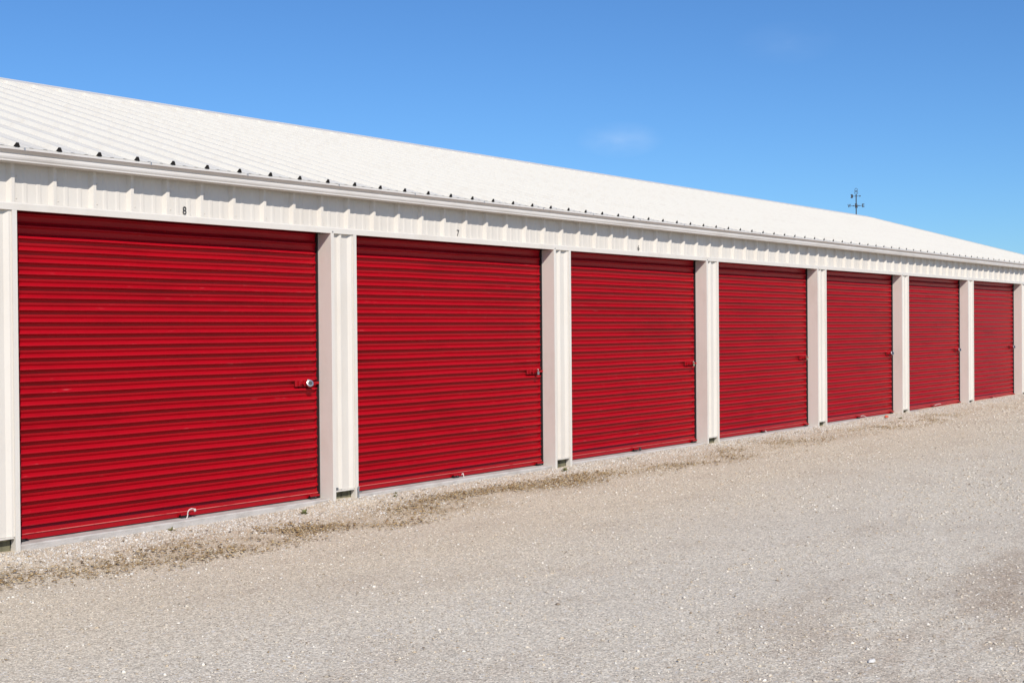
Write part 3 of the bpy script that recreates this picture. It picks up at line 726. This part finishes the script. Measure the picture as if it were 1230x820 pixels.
s[-2600:] *= 0.55; o = scatter('dry_litter', x, y, s, LITM, flat=0.22, boxy=False, lift=2.2); tag(o, 'brown dry leaf litter in a ragged band along the building', 'leaf litter', kind='stuff')

# weeds
LEAF = island_mat('weed_leaf', [(0.10, 0.12, 0.035), (0.16, 0.17, 0.06), (0.24, 0.20, 0.09), (0.09, 0.10, 0.03)])
def weed(x, y, size, lab, nleaf=26, spread=1.0):
    bm = BM()
    for i in range(nleaf):
        a = random.uniform(0, 2 * math.pi); t = random.uniform(0.15, 1.2) * spread; l = size * random.uniform(0.5, 1.1); w = l * 0.14
        d = Vector((math.cos(a) * math.sin(t), math.sin(a) * math.sin(t), math.cos(t))); sd = Vector((-math.sin(a), math.cos(a), 0)) * w
        o0 = Vector((random.uniform(-.3, .3) * size, random.uniform(-.3, .3) * size, 0))
        m = o0 + d * l * 0.55; e = o0 + d * l - Vector((0, 0, l * 0.18))
        v = [bm.verts.new(p) for p in (o0, m - sd, e, m + sd)]; bm.faces.new(v)
    o = obj('weed', bm, LEAF); o.location = (x, y, float(gz(x, y))); tag(o, lab, 'weed', 'small weeds along the sill'); return o
weed(2.28, -0.17, 0.050, 'small green weed left of the second pillar from the left', 40, 1.2)
weed(1.14, -0.03, 0.040, 'tiny weed just left of the rope at the foot of red door 8', 16)
weed(5.74, -0.16, 0.050, 'low green tuft right at the foot of the third pillar from the left', 36, 1.2)
weed(3.48, -0.02, 0.032, 'tiny weed at the left end of the sill of door 7', 14)
weed(3.36, -0.12, 0.034, 'thin weed in the gravel just right of the second pillar', 14)
weed(6.98, -0.10, 0.030, 'tiny weed below the left half of red door 6', 14)
weed(13.99, -0.34, 0.045, 'dry yellowish weed beside the orange scrap below door 4', 20)

# galvanised stake at the second pillar
bm = BM(); tube(bm, [(0, 0, -0.03), (0, 0, 0.118)], 0.0065, 10); lathe(bm, [(0.003, 0.112), (0.009, 0.116), (0.009, 0.124), (0.003, 0.129)], (0, 0, 0), (0, 0, 1), 10)
box(bm, (-0.024, -0.010, 0.004), (0.020, 0.008, 0.014), 0.002); box(bm, (0.006, -0.005, 0.078), (0.034, 0.004, 0.086), 0.001)
o = obj('metal_stake', bm, GALV); o.location = (3.025, -0.022, 0.004); tag(o, 'short galvanised metal stake standing against the foot of the second white pillar', 'stake')
# single stones and scraps
def rock(x, y, sx, sy, sz, m, lab, cat='stone', name='stone'):
    bm = BM(); bmesh.ops.create_icosphere(bm, subdivisions=2, radius=1)
    for v in bm.verts:
        q = v.co * (1 + random.uniform(-.16, .16)); v.co = Vector((q.x * sx, q.y * sy, q.z * sz))
    o = obj(name, bm, m); o.location = (x, y, float(gz(x, y)) + sz * 0.45); o.rotation_euler = (0, 0, random.uniform(0, 3)); tag(o, lab, cat); return o
PALE = mat('pale_limestone', (0.68, 0.65, 0.60), 0.9, noise=((60, 60, 60), (0.5, 0.46, 0.4), 0.45, 0.7))
bm = BM()
pts = [(-.03, -.004), (-.012, -.012), (.018, -.010), (.034, .002), (.020, .012), (-.016, .010)]
b0 = [bm.verts.new((x, y, .0)) for x, y in pts]; b1 = [bm.verts.new((x * .9, y * .85, .011 + .004 * math.sin(i * 2))) for i, (x, y) in enumerate(pts)]
for i in range(6): bm.faces.new((b0[i], b0[(i + 1) % 6], b1[(i + 1) % 6], b1[i]))
bm.faces.new(b0[::-1]); bm.faces.new(b1)
scrap = obj('plastic_scrap', bm, ORANGE); scrap.scale = (2.0, 2.0, 2.2); scrap.location = (13.95, -0.14, float(gz(13.95, -0.14)) + 0.012)
tag(scrap, 'faded orange plastic scrap on the gravel below red door 4', 'litter')
rock(0.58, -5.38, 0.030, 0.014, 0.009, PALE, 'flat white stone lying alone in the gravel near the bottom right of the picture')
